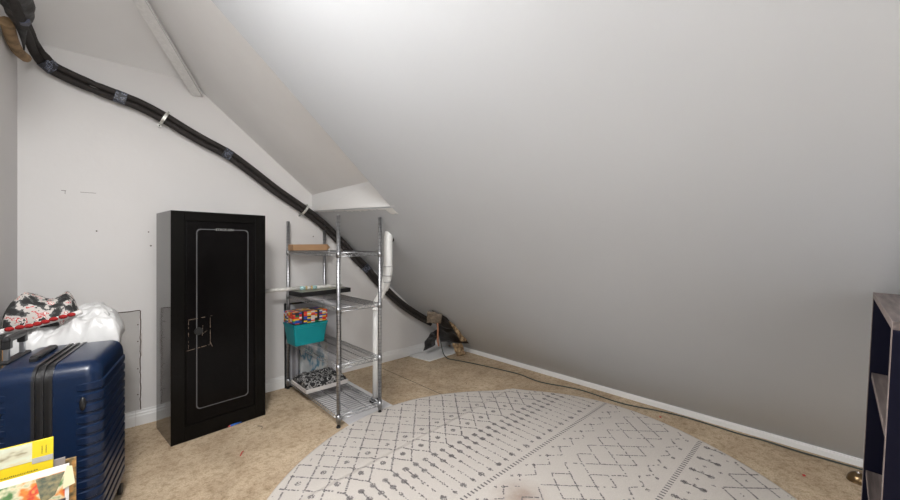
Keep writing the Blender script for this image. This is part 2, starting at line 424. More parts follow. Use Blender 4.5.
# front frame around the door
for a_ in ((0, .068), (cw-.068, cw)): bx(bm, a_[0], a_[1], 0, .014, 0, ch, bev=.002)
bx(bm, .068, cw-.068, 0, .014, 0, .09); bx(bm, .068, cw-.068, 0, .014, ch-.055, ch)
obj('body', bm, mat('cabinet_side_enamel', (.085, .08, .08), .22, 0, .9, noise_amt=.2, scale=4), t)['label'] = 'black glossy cabinet case'
cb = t.children[0].data; cb.materials[0] = mat('cabinet_case_side_lit', (.012, .011, .011), .10, .0, .6); cb.materials.append(mat('cabinet_case_front_dim', (.005, .0045, .004), .2, 0, .12))
for p_ in cb.polygons: p_.material_index = 1 if p_.normal.y < -.5 else 0  # one enamel in two copies: side lightened for wall reflection, front darkened
bm = NB(); bx(bm, .076, cw-.076, .001, .0125, .096, ch-.061, bev=.002)
door = obj('door', bm, CAB, t)
def rrect(x0, x1, z0, z1, r, n_=6):
    pts = []
    for cx_, cz, a0 in ((x1-r, z1-r, 0), (x0+r, z1-r, PI/2), (x0+r, z0+r, PI), (x1-r, z0+r, 1.5*PI)):
        for k in range(n_+1): pts.append((cx_+r*math.cos(a0+k*PI/2/n_), cz+r*math.sin(a0+k*PI/2/n_)))
    return pts
x0, x1, z0, z1 = .128, cw-.112, .175, ch-.105
pr = rrect(x0, x1, z0, z1, .022)
bm = NB(); n_ = len(pr)
o1 = [bm.verts.new((x, -.0003, z)) for x, z in pr]
cxm, czm = (x0+x1)/2, (z0+z1)/2
o2 = [bm.verts.new((x-.005*(1 if x > cxm else -1), -.0003, z-.005*(1 if z > czm else -1))) for x, z in pr]
for k in range(n_):
    if abs(pr[k][1]-z1) < 1e-4 and abs(pr[(k+1) % n_][1]-z1) < 1e-4 and abs(pr[k][0]-pr[(k+1) % n_][0]) > .1:
        # gap in the top line for the lettering
        xs = [x1-.022, x1-.125, .203, x0+.022]
        for (xa, xb) in ((x1-.022, .332), (.238, x0+.022)):
            v4 = [bm.verts.new((xa, -.0003, z1)), bm.verts.new((xb, -.0003, z1)), bm.verts.new((xb, -.0003, z1-.005)), bm.verts.new((xa, -.0003, z1-.005))]
            bm.faces.new(v4)
        continue
    bm.faces.new((o1[k], o1[(k+1) % n_], o2[(k+1) % n_], o2[k]))
SILV = mat('silver_line', (.10, .10, .105), .4)
o = obj('outline', bm, SILV, door); o['label'] = 'thin silver rounded outline on the door'
def text(body, size, m, M, parent=None, name='lettering', ext=.0003):
    cu = bpy.data.curves.new(name, 'FONT'); cu.body = body; cu.size = size; cu.align_x = 'CENTER'; cu.align_y = 'CENTER'; cu.extrude = ext
    cu.resolution_u = 2
    tmp = bpy.data.objects.new(name, cu); COL.objects.link(tmp)
    dg = bpy.context.evaluated_depsgraph_get(); me = bpy.data.meshes.new_from_object(tmp.evaluated_get(dg))
    bpy.data.objects.remove(tmp); me.transform(M); me.materials.clear(); me.materials.append(m)
    o_ = bpy.data.objects.new(name, me); COL.objects.link(o_)
    if parent: o_.parent = parent
    return o_
RX = Matrix.Rotation(PI/2, 4, 'X')
text('STACK-ON', .0205, mat('silver_print', (.45, .45, .45), .4), Matrix.Translation((.285, -.0008, z1-.003)) @ RX, door)
bm = NB(); cyl(bm, (.140, -.006, ch-.735), (.140, .002, ch-.735), .023, 24); cyl(bm, (.140, -.009, ch-.735), (.140, -.005, ch-.735), .014, 20)
obj('lock', bm, mat('lock_black', (.004, .004, .004), .6), door)['label'] = 'round black lock cylinder'
bm = NB()  # reflections on the door drawn in as broken dusty brown lines
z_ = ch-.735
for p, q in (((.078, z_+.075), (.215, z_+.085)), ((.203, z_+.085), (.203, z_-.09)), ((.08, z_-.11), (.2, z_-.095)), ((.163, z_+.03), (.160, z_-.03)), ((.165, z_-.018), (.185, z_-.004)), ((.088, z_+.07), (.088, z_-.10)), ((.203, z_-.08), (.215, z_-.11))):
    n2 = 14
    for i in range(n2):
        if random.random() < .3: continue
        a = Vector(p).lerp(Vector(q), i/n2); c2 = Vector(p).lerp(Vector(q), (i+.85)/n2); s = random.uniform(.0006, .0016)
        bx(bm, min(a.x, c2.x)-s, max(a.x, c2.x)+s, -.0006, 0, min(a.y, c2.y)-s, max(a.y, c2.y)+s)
obj('reflection_outline', bm, mat('reflection_dust', (.16, .12, .09), .9), door)['label'] = 'dusty brown outline around the lock, painted reflections'

# ------------------------------------------------------------------ wire rack
RX0, RX1, RY0, RY1 = 1.113, 1.425, 2.238, 3.132
t = thing('wire_rack', 'narrow four-shelf chrome wire rack standing between the black cabinet and the sloping wall', 'shelving rack', (RX0, RY0, .0018))
LX = RX1-RX0; LY = RY1-RY0; PH = 1.375
for (x, y) in ((0, 0), (LX, 0), (0, LY), (LX, LY)):
    bm = NB(); cyl(bm, (x, y, .022), (x, y, PH), .0125, 16)
    k = .06
    while k < PH-.02:
        cyl(bm, (x, y, k), (x, y, k+.002), .0129, 16, mi=1); k += .0254
    cyl(bm, (x, y, PH), (x, y, PH+.004), .0115, 16)
    p = obj('post', bm, [CHROME, mat('groove', (.16, .16, .17), .4, .8)], t)
    bm = NB(); cyl(bm, (x, y, 0), (x, y, .008), .014, 16); cyl(bm, (x, y, .008), (x, y, .024), .009, 12)
    obj('foot', bm, BLACK, p)
for zs in (.0735, .3985, .7735, 1.1335):
    bm = NB(); r = .0032
    C4 = [(0, 0), (LX, 0), (LX, LY), (0, LY)]
    for i in range(4):
        a = Vector((*C4[i], zs)); c2 = Vector((*C4[(i+1) % 4], zs))
        d = (c2-a).normalized()
        a = a+d*.012; c2 = c2-d*.012
        dn = Vector((0, 0, -.024))
        cyl(bm, a, c2, r*.85, 8); cyl(bm, a+dn, c2+dn, r*.75, 8)
        L = (c2-a).length; m2 = int(L/.042); pts = []
        for j in range(m2*2+1): pts.append(a+d*L*j/(m2*2)+(dn if j % 2 else Vector((0, 0, 0))))
        for j in range(len(pts)-1): cyl(bm, pts[j], pts[j+1], .0018, 5)
    y = .03
    while y < LY-.02:
        cyl(bm, (.0, y, zs+.003), (LX, y, zs+.003), .0016, 6, mi=1); y += .0315
    for x in (LX*.33, LX*.67): cyl(bm, (x, 0, zs-.002), (x, LY, zs-.002), .0028, 6, mi=1)
    s_ = obj('wire_shelf', bm, [CHROME, WIRE], t)
    for (x, y) in C4:
        bm = NB(); cyl(bm, (x, y, zs-.032), (x, y, zs+.008), .0165, 16, r2=.0150); obj('collar', bm, CHROME, s_)

def boxthing(name, label, cat, c, sx, sy, sz, rz, m, group=None, bev=.003):
    bm = NB(); bx(bm, -sx/2, sx/2, -sy/2, sy/2, 0, sz, bev=bev)
    o_ = obj(name, bm, m); o_.location = c; o_.rotation_euler = (0, 0, rz); tag(o_, label, cat, group); return o_
# flat cardboard box on the top shelf
t = thing('cardboard_box', 'flat brown cardboard carton lying on the top wire shelf', 'box', (1.245, 3.045, 1.1405), .04)
bm = NB(); bx(bm, -.145, .145, -.05, .05, 0, .05, bev=.002)
for v in bm.verts:
    if v.co.z > .04: v.co.z += .004*math.sin(v.co.x*20)
obj('body', bm, CARD, t)
bm = NB(); prism(bm, [(.145, -.05, .0), (.178, -.035, .026), (.145, -.05, .051)], (0, .08, 0)); obj('flap', bm, CARD, t)
# black framed picture lying on second shelf
t = thing('picture_frame', 'black picture frame lying flat on the second wire shelf under the white tube', 'picture frame', (1.327, 2.985, .7805), .13)
bm = NB()
for a_ in ((-.225, .225, -.10, -.085), (-.225, .225, .085, .10), (-.225, -.21, -.085, .085), (.21, .225, -.085, .085)): bx(bm, a_[0], a_[1], a_[2], a_[3], 0, .036, bev=.002)
bx(bm, -.21, .21, -.085, .085, 0, .012)
obj('frame', bm, BLACK, t)
bm = NB(); bx(bm, -.21, .21, -.085, .085, .012, .033)
obj('picture', bm, ramp_mat('faded_print', [(0, (.16, .17, .13)), (.45, (.28, .29, .22)), (.6, (.42, .42, .33)), (.8, (.2, .19, .16))], 9, .35, const=False), t)['label'] = 'faded green-grey print'
# paper tube
a = Vector((.905, 3.03, .8335)); c2 = Vector((1.515, 2.985, .8335))
bm = NB(); segs = [(0, .42, 0), (.42, .49, 1), (.49, .515, 2), (.515, .56, 0), (.56, .585, 2), (.585, .64, 1), (.64, 1, 0)]
for f0, f1, mi in segs: cyl(bm, a.lerp(c2, f0), a.lerp(c2, f1), .0155 if mi == 0 else .0157, 16, mi=mi)
tag(obj('paper_tube', bm, [mat('tube_white', (.78, .77, .73), .5, noise_amt=.25, scale=40), mat('tube_teal', (.35, .55, .55), .5), mat('tube_tan', (.6, .45, .2), .5)]), 'thin white rolled tube with teal bands lying across the black picture frame', 'roll')
# teal bin
def taper_box(bm, bx_, by_, tx, ty, h, th, z0=0):
    def ring(sx, sy, z, r=.012, n_=4):
        out = []
        for cx_, cy_, a0 in ((sx/2-r, sy/2-r, 0), (-sx/2+r, sy/2-r, PI/2), (-sx/2+r, -sy/2+r, PI), (sx/2-r, -sy/2+r, 1.5*PI)):
            for k in range(n_+1): out.append(bm.verts.new((cx_+r*math.cos(a0+k*PI/2/n_), cy_+r*math.sin(a0+k*PI/2/n_), z)))
        return out
    R = [ring(bx_, by_, z0), ring(tx, ty, z0+h*.82), ring(tx+.006, ty+.006, z0+h*.83), ring(tx+.008, ty+.008, z0+h*.93), ring(tx+.016, ty+.016, z0+h*.94), ring(tx+.016, ty+.016, z0+h),
         ring(tx-2*th, ty-2*th, z0+h), ring(bx_-2*th, by_-2*th, z0+th)]
    bm.faces.new(list(reversed(R[0]))); bm.faces.new(R[-1])
    for A, B in zip(R, R[1:]):
        for k in range(len(A)): bm.faces.new((A[k], A[(k+1) % len(A)], B[(k+1) % len(A)], B[k]))
bm = NB(); taper_box(bm, .235, .16, .268, .19, .165, .004)
o = obj('storage_bin', bm, mat('teal_plastic', (.0, .25, .28), .35)); o.location = (1.185, 2.945, .4085); o.rotation_euler = (0, 0, .06)
tag(o, 'teal plastic bin on the third wire shelf with patterned box on top', 'bin')
# box printed with toy bricks
BRK = ramp_mat('brick_print', [(0, (.50, .015, .015)), (.24, (.70, .42, .01)), (.44, (.01, .05, .32)), (.62, (.60, .58, .56)), (.72, (.02, .02, .03)), (.84, (.60, .08, .02)), (.95, (.02, .18, .05))], 76, .45, kind='cell', vscale=(.42, .42, 1.15))
t = thing('patterned_box', 'multicoloured brick-print box with black straps sitting on the teal bin', 'box', (1.185, 2.945, .575), .06)
SY_ = .0925; HZ_ = .0945
bm = NB(); bx(bm, -.14, .14, -.09, .09, 0, .092, bev=.008); obj('body', bm, BRK, t)
bm = NB(); bx(bm, -.075, -.06, -SY_, SY_, .012, HZ_); obj('strap', bm, BLACK, t)
bm = NB(); bx(bm, .05, .068, -SY_, SY_, .012, HZ_); obj('strap', bm, BLACK, t)
# damask box on the bottom shelf
DAM = ramp_mat('damask_cloth', [(0, (.015, .015, .016)), (.515, (.42, .41, .40)), (.575, (.02, .02, .02)), (.61, (.35, .34, .34)), (.64, (.015, .015, .015))], 42, .8, detail=1.5)
t = thing('fabric_tray', 'low tray box covered with black and white scroll fabric on the bottom wire shelf', 'tray', (1.265, 2.865, .0800))
bm = NB(); bx(bm, -.17, .17, -.15, .15, 0, .03, bev=.003); obj('tray', bm, mat('tray_white', (.6, .57, .55), .6), t)['label'] = 'off-white tray rim'
bm = NB(); g = 24; V = [[None]*(g+1) for _ in range(g+1)]
for i in range(g+1):
    for j in range(g+1):
        u, v = i/g*2-1, j/g*2-1
        h = .045+.022*noise.noise(Vector((u*3, v*3, 1)))+.01*noise.noise(Vector((u*8, v*8, 3)))
        e = 1-max(abs(u), abs(v))**10
        V[i][j] = bm.verts.new((u*.165, v*.145, .029+max(0, h)*e))
for i in range(g):
    for j in range(g): bm.faces.new((V[i][j], V[i+1][j], V[i+1][j+1], V[i][j+1]))
bm.faces.new([V[i][0] for i in range(g+1)][::-1]+[V[0][j] for j in range(1, g+1)]+[V[i][g] for i in range(1, g+1)]+[V[g][j] for j in range(g-1, 0, -1)])
obj('cover', bm, DAM, t, smooth=True)
# clear bag upright at the back of the bottom shelf
BAGM = ramp_mat('clear_bag_contents', [(.28, (.52, .52, .50)), (.43, (.40, .42, .43)), (.49, (.05, .16, .24)), (.55, (.46, .47, .46)), (.66, (.28, .24, .20)), (.72, (.55, .55, .53))], 9, .25, vscale=(1, 1, .45), const=False, bump=.3)
bm = NB(); bx(bm, -.12, .12, -.026, .026, 0, .285, bev=.012)
bmesh.ops.subdivide_edges(bm, edges=[e for e in bm.edges if e.calc_length() > .05], cuts=8, use_grid_fill=True)
for v in bm.verts: v.co += Vector((.3, 1, .0))*.010*noise.noise(v.co*14)
o = obj('plastic_bag', bm, BAGM, smooth=True); o.location = (1.30, 3.062, .0805); o.rotation_euler = (0, 0, .0)
tag(o, 'crinkled clear bag with blue and white contents at the back of the bottom shelf', 'bag')
bm = NB(); bx(bm, -.012, .012, -.035, .035, 0, .285, bev=.003)
o = obj('grey_box', bm, mat('grey_card', (.24, .24, .26), .6)); o.name = 'document_box'; o.location = (1.142, 3.045, .080)
tag(o, 'slim grey box standing upright beside the clear bag on the bottom shelf', 'box')
o.location = (1.147, 3.065, .0800)
# black framed board leaning behind the rack
t = thing('framed_board', 'black framed grey board leaning against the end wall behind the wire rack', 'framed board', (1.345, 3.1475, 0.0))
t.rotation_euler = (math.radians(-1.5), 0, 0)
bm = NB()
bx(bm, -.25, -.235, 0, .013, 0, .70); bx(bm, .235, .25, 0, .013, 0, .70); bx(bm, -.235, .235, 0, .013, 0, .015); bx(bm, -.235, .235, 0, .013, .685, .70)
obj('frame', bm, BLACK, t)
bm = NB(); bx(bm, -.235, .235, .004, .011, .015, .685); obj('panel', bm, mat('grey_panel', (.40, .40, .42), .35), t)['label'] = 'plain grey panel'
# loose white sheet under the rack
bm = NB(); bx(bm, -.21, .205, -.37, .37, 0, .0025)
o = obj('sheet_board', bm, mat('pale_sheet', (.66, .65, .66), .6, noise_amt=.05, scale=10)); o.location = (1.36, 2.57, .0005)
bm2 = NB(); bx(bm2, -.19, .19, -.35, .45, 0, .0014); bm2.to_mesh(o.data); bm2.free(); o.location = (1.37, 2.56, .0003)
tag(o, 'thin off-white sheet lying on the floor under the wire rack', 'sheet')

# ------------------------------------------------------------------ white drain pipe
t = thing('drain_pipe', 'white plastic pipe from the sloping wall down to the floor behind the rack', 'pipe', (0, 0, 0))
bm = NB(); tube(bm, smooth_pts([(1.585, 2.36, 1.285), (1.575, 2.355, 1.22), (1.57, 2.35, 1.13), (1.565, 2.345, 1.0)], 4), .032, 20); 
obj('upper_pipe', bm, PVC, t)
bm = NB()
pts = smooth_pts([(1.565, 2.345, 1.03), (1.565, 2.345, .99), (1.563, 2.35, .955), (1.56, 2.365, .905), (1.558, 2.395, .85)], 5)
tube(bm, pts, [.0355+.0012*math.sin(i*2.2) for i in range(len(pts))], 20)
for z in (1.025, .955, .905):
    cyl(bm, (1.564, 2.347 if z > .95 else 2.362, z-.004), (1.564, 2.347 if z > .95 else 2.362, z+.004), .0385, 20, mi=1)
obj('rubber_coupling', bm, [mat('coupling_white', (.74, .74, .72), .5), mat('clamp', (.5, .5, .5), .4, .6)], t)['label'] = 'ribbed white flexible coupling'
bm = NB(); tube(bm, smooth_pts([(1.56, 2.38, .88), (1.555, 2.43, .80), (1.545, 2.465, .74), (1.535, 2.47, .68)], 5), .029, 20); obj('elbow', bm, PVC, t)
bm = NB(); tube(bm, [(1.535, 2.47, .72), (1.53, 2.465, .4), (1.515, 2.44, .012)], .021, 16); obj('lower_pipe', bm, PVC, t)
bm = NB(); cyl(bm, (1.515, 2.44, .003), (1.515, 2.44, .022), .034, 16); bx(bm, 1.46, 1.485, 2.40, 2.44, .003, .02, bev=.004); obj('floor_clip', bm, BLACK, t)['label'] = 'small black floor clip'
bm = NB(); cyl(bm, (1.60, 2.385, 1.235), (1.612, 2.385, 1.249), .042, 20); obj('hole_rim', bm, DARK, t)

# ------------------------------------------------------------------ insulated pipe bundle
B = [(-.262, 1.95, 2.20), (-.258, 2.39, 2.20), (-.266, 2.62, 2.222), (-.270, 2.84, 2.255), (-.268, 3.02, 2.262), (-.226, 3.11, 2.215), (-.153, 3.125, 2.184), (-.066, 3.125, 2.156), (.003, 3.125, 2.137), (.082, 3.125, 2.118), (.174, 3.125, 2.095), (.303, 3.125, 2.041), (.412, 3.125, 1.983), (.525, 3.125, 1.928), (.675, 3.125, 1.861), (.817, 3.125, 1.77), (1.027, 3.125, 1.621), (1.249, 3.125, 1.482), (1.426, 3.125, 1.353), (1.587, 3.125, 1.203), (1.729, 3.125, 1.063), (1.835, 3.12, .965), (1.934, 3.11, .853), (2.09, 3.09, .695), (2.22, 3.06, .575), (2.42, 3.03, .435), (2.56, 3.0, .355)]
t = thing('pipe_bundle', 'pair of black foam-sleeved pipes taped together and running diagonally down the white end wall', 'pipe', (0, 0, 0))
def bundle_center(): return smooth_pts(B, 5)
ctr = bundle_center()
def offs(sgn, amt=.0185):
    out = []
    for i, p in enumerate(ctr):
        tt = (ctr[min(i+1, len(ctr)-1)]-ctr[max(i-1, 0)]).normalized()
        nrm_ = Vector((0, -1, 0)) if i > 22 else Vector((1, -.6, 0)).normalized()
        u = tt.cross(nrm_).normalized()
        out.append(p+u*sgn*amt + (-nrm_*(.008*sgn) if sgn > 0 else Vector((0, 0, 0))))
    return out
for sgn in (-1, 1):
    bm = NB(); pts = offs(sgn); tube(bm, pts, [.0195*(1-.16*math.exp(-((i-37)/1.2)**2)) for i in range(len(pts))], 14); obj('foam_sleeve', bm, FOAM, t)
def near(px_): return min(range(len(ctr)), key=lambda i: (ctr[i]-Vector(px_)).length)
def band(ci, m, name, half=.028, r=.0208):
    i = ci; p = ctr[i]; tt = (ctr[i+1]-ctr[i-1]).normalized()
    nrm_ = Vector((0, -1, 0)) if i > 22 else Vector((1, -.6, 0)).normalized(); u = tt.cross(nrm_).normalized(); v = u.cross(tt)
    bm = NB(); R = []
    for s in (-half, half):
        ring = []
        for k in range(24):
            a = 2*PI*k/24; ring.append(bm.verts.new(p+tt*s+u*(math.cos(a)*(r*1.0)+math.copysign(.0185, math.cos(a)))+v*math.sin(a)*r*1.12))
        R.append(ring)
    for k in range(24): bm.faces.new((R[0][k], R[0][(k+1) % 24], R[1][(k+1) % 24], R[1][k]))
    bm.faces.new(R[0]); bm.faces.new(R[1])
    return obj(name, bm, m, t)
for q in ((-.227, 3.11, 2.213), (.082, 3.12, 2.12), (.674, 3.12, 1.86), (1.832, 3.12, .965)):
    band(near(q), TAPE, 'tape_wrap')['label'] = 'dark tape wrap with pale print'
band(near((-.26, 2.5, 2.21)), mat('blue_tape', (.05, .055, .09), .5), 'tape_wrap', .02)
# clips fixed to the wall
for q in ((.307, 3.125, 2.05), (1.262, 3.125, 1.49)):
    i = near(q); p = ctr[i]; tt = (ctr[i+1]-ctr[i-1]).normalized(); u = tt.cross(Vector((0, -1, 0))).normalized()
    cl = thing('pipe_clip', 'zinc pipe clip holding the black bundle above the cabinet' if q[0] < 1 else 'zinc pipe clip holding the black bundle just below the ceiling recess', 'bracket', tuple(p), 0)
    bm = NB(); pts = []
    for k in range(13):
        a = PI*k/12; pts.append((u*math.cos(a)*.043+Vector((0, -1, 0))*math.sin(a)*.031))
    pts = [u*.062+Vector((0, .045, 0)), u*.044+Vector((0, .045, 0))]+pts+[-u*.044+Vector((0, .045, 0)), -u*.062+Vector((0, .045, 0))]
    for k in range(len(pts)-1):
        A = [bm.verts.new(pts[k]-tt*.009), bm.verts.new(pts[k]+tt*.009), bm.verts.new(pts[k+1]+tt*.009), bm.verts.new(pts[k+1]-tt*.009)]; bm.faces.new(A)
    o = obj('strap', bm, ZINC, cl); mo = o.modifiers.new('s', 'SOLIDIFY'); mo.thickness = .003
    for s in (1, -1):
        bm = NB(); c_ = u*s*.056; cyl(bm, c_+Vector((0, .047, 0)), c_+Vector((0, .034, 0)), .010, 10); cyl(bm, c_+Vector((0, .034, 0)), c_+Vector((0, .028, 0)), .005, 8, mi=1)
        obj('screw', bm, [ZINC, BLACK], cl)
# brown padding and black wrap at top left
bm = NB(); pts = [(-.318, 2.60, 2.20), (-.322, 2.72, 2.19), (-.322, 2.84, 2.185), (-.318, 2.94, 2.19), (-.305, 3.03, 2.20)]
tube(bm, smooth_pts(pts, 4), .024, 10)
obj('foam_strip', bm, mat('tan_foam', (.36, .24, .13), .9, noise_amt=.5, scale=20), t)['label'] = 'tan foam strip'
bm = NB(); pts = smooth_pts([(-.27, 2.05, 2.215), (-.268, 2.3, 2.22), (-.268, 2.42, 2.225), (-.27, 2.50, 2.225), (-.275, 2.58, 2.21), (-.278, 2.68, 2.175), (-.282, 2.76, 2.145)], 5)
tube(bm, pts, [.048, .050, .052, .054, .053, .052, .052, .050, .052, .054, .054, .052, .050, .048, .046, .046, .046, .044, .04, .034, .028, .024, .02, .016, .012, .01, .008, .006, .005, .004, .003][:len(pts)], 14)
for v in bm.verts: v.co += v.co.normalized()*.012*noise.noise(v.co*22)
o = obj('plastic_wrap', bm, mat('black_film', (.007, .006, .006), .5, bump=.3, bscale=25), t, smooth=True); o['label'] = 'crumpled black film wrapped round the upper end'

# ------------------------------------------------------------------ torn corner: barrier film, insulation, wood strip
def sheet(name, q, m, label, cat, amp=.02, fr_=14, th=.002, parent=None, g=16, rag=.0):
    bm = NB(); A, B_, C_, D_ = [Vector(v) for v in q]; V = []
    for i in range(g+1):
        row = []
        for j in range(g+1):
            u, v = i/g, j/g
            p = A.lerp(B_, u).lerp(D_.lerp(C_, u), v)
            e = (min(u, 1-u, v, 1-v)*6); e = min(1, e+.25)
            p = p+Vector((noise.noise(p*fr_), noise.noise(p*fr_+Vector((9, 0, 0))), noise.noise(p*fr_+Vector((0, 9, 0)))))*amp*e
            if rag and (i in (0, g) or j in (0, g)): p += Vector((random.uniform(-rag, rag),)*3)
            p.z = max(p.z, .006); p.x = min(p.x, XR-(p.z/K)-.012); p.y = min(p.y, YB-.02)
            row.append(bm.verts.new(p))
        V.append(row)
    for i in range(g):
        for j in range(g): bm.faces.new((V[i][j], V[i+1][j], V[i+1][j+1], V[i][j+1]))
    o_ = obj(name, bm, m, parent, smooth=True); mo = o_.modifiers.new('s', 'SOLIDIFY'); mo.thickness = th; mo.offset = 0
    if label: tag(o_, label, cat)
    return o_
FILM = mat('barrier_film', (.010, .008, .008), .35, bump=.4, bscale=18)
TAN = ramp_mat('insulation_tan', [(.3, (.09, .055, .03)), (.48, (.30, .20, .11)), (.62, (.52, .38, .22))], 26, .95, const=False, bump=.4)
sheet('barrier_film', [(2.40, 2.80, .535), (2.455, 2.66, .47), (2.835, 2.71, .135), (2.66, 2.98, .14)], FILM, 'torn black film hanging from the hole at the foot of the sloping wall', 'plastic film', .035, 12)
sheet('insulation_batt', [(2.33, 2.80, .53), (2.43, 2.70, .50), (2.475, 2.76, .405), (2.40, 2.90, .40)], mat('batt_grey', (.27, .22, .17), .95, noise_amt=.4, scale=40, bump=.3), 'grey-brown insulation pad at the lower end of the pipe bundle', 'insulation', .02, 14, .02)
sheet('insulation_scrap', [(2.47, 2.64, .44), (2.53, 2.645, .40), (2.75, 2.67, .19), (2.66, 2.66, .20)], TAN, 'tan insulation strip along the right edge of the black film', 'insulation', .015, 14, .012)
sheet('insulation_tuft', [(2.66, 2.79, .16), (2.76, 2.76, .15), (2.84, 2.78, .012), (2.73, 2.80, .012)], TAN, 'tan insulation tuft reaching the floor under the black film', 'insulation', .03, 16, .014)
sheet('film_tangle', [(2.50, 2.96, .27), (2.60, 2.93, .30), (2.58, 2.98, .12), (2.46, 3.02, .07)], mat('grey_film', (.03, .03, .032), .35, noise_amt=.5, scale=20, bump=.6, bscale=30), 'crumpled dark plastic wad beside the wooden strip under the bundle', 'plastic film', .05, 16)
bm = NB(); tube(bm, [(2.46, 2.80, .41), (2.485, 2.82, .33), (2.50, 2.84, .20), (2.505, 2.83, .15)], [.010, .009, .010, .008], 8)
tag(obj('copper_stub', bm, mat('bare_copper', (.42, .19, .11), .5)), 'bare copper-coloured stub hanging below the insulation pad', 'pipe')
t = thing('white_board_scrap', 'flat white board piece on the floor in the far corner under the torn film', 'board', (2.67, 3.01, .0))
bm = NB(); prism(bm, [(-.30, .14, .001), (-.255, -.14, .001), (.24, -.11, .001), (.24, .14, .001)], (0, 0, .012)); obj('board', bm, TRIM, t)

# ------------------------------------------------------------------ cord along the right wall
C = [(2.62, 2.93, .16), (2.61, 2.90, .10), (2.605, 2.86, .035), (2.612, 2.80, .0055), (2.64, 2.70, .0055), (2.698, 2.463, .0055), (2.745, 2.2, .0055), (2.769, 2.012, .0055), (2.745, 1.777, .0055), (2.83, 1.468, .0055), (2.815, 1.134, .0055), (2.88, .891, .0055), (2.905, .764, .0055), (2.905, .615, .0055), (2.895, .443, .0055), (2.905, .329, .0055), (2.895, .183, .0055), (2.90, .05, .0055), (2.905, -.1, .0055), (2.905, -.3, .0055)]
bm = NB(); tube(bm, smooth_pts(C, 6), .0048, 8)
tag(obj('power_cord', bm, mat('cord_dark', (.045, .055, .045), .5)), 'thin dark cord lying along the floor beside the right skirting board', 'cord')
# bronze dome at right
t = thing('door_stop', 'small bronze dome lying on the floor by the dark bookcase', 'door stop', (2.45, -.035, 0))
bm = NB(); cyl(bm, (0, 0, 0), (0, 0, .006), .042, 24)
bmesh.ops.create_uvsphere(bm, u_segments=24, v_segments=12, radius=.040, matrix=Matrix.Translation((0, 0, .006)))
for v in bm.verts: v.co.z = max(v.co.z, 0)
obj('dome', bm, mat('bronze', (.22, .15, .08), .3, .9), t, smooth=True)
bm = NB(); cyl(bm, (-.01, 0, .043), (-.01, 0, .049), .007, 12); obj('button', bm, mat('bright_stud', (.7, .65, .6), .2, .9), t)
t.location = (2.76, -.055, 0); 

# ------------------------------------------------------------------ bookcase at right
NAVY = mat('navy_laminate', (.003, .0033, .010), .4, 0, .12, bump=.05)
WOODG = ramp_mat('grey_wood_grain', [(.3, (.045, .035, .033)), (.5, (.095, .075, .07)), (.68, (.15, .125, .115))], 6, .55, vscale=(1, 14, 14), const=False, detail=5)
EDGE = mat('edge_band', (.20, .16, .15), .6, noise_amt=.3, scale=50)
t = thing('bookcase', 'dark navy open bookcase with grey woodgrain top at the right edge, leaning slightly', 'bookcase', (1.135, -.030, .0195))
t.rotation_euler = (math.radians(2.2), 0, 0)
BW, BD, BH = .66, .30, 1.015
def panel(name, x0, x1, y0, y1, z0, z1, m, lab=None):
    bm = NB(); bx(bm, x0, x1, y0, y1, z0, z1); o_ = obj(name, bm, m, t); o_['label'] = lab if lab else name
    if not lab: del o_['label']
    return o_
for x in (0, BW-.016):
    p = panel('side_panel', x, x+.016, -BD, 0, 0, BH-.016, NAVY)
    bm = NB(); bx(bm, x, x+.016, 0, .0012, 0, BH-.016); obj('edge_band', bm, EDGE, p)
p = panel('top_panel', 0, BW, -BD, 0, BH-.016, BH, WOODG, 'grey woodgrain top'); 
bm = NB(); bx(bm, 0, BW, 0, .0012, BH-.016, BH); obj('edge_band', bm, EDGE, p)
panel('back_panel', .016, BW-.016, -BD, -BD+.006, 0, BH-.016, NAVY)
for z in (.05, .43, .745):
    p = panel('shelf', .016, BW-.016, -BD+.006, -.006, z, z+.016, WOODG)
    bm = NB(); bx(bm, .016, BW-.016, -.006, -.0048, z, z+.016); obj('edge_band', bm, EDGE, p)

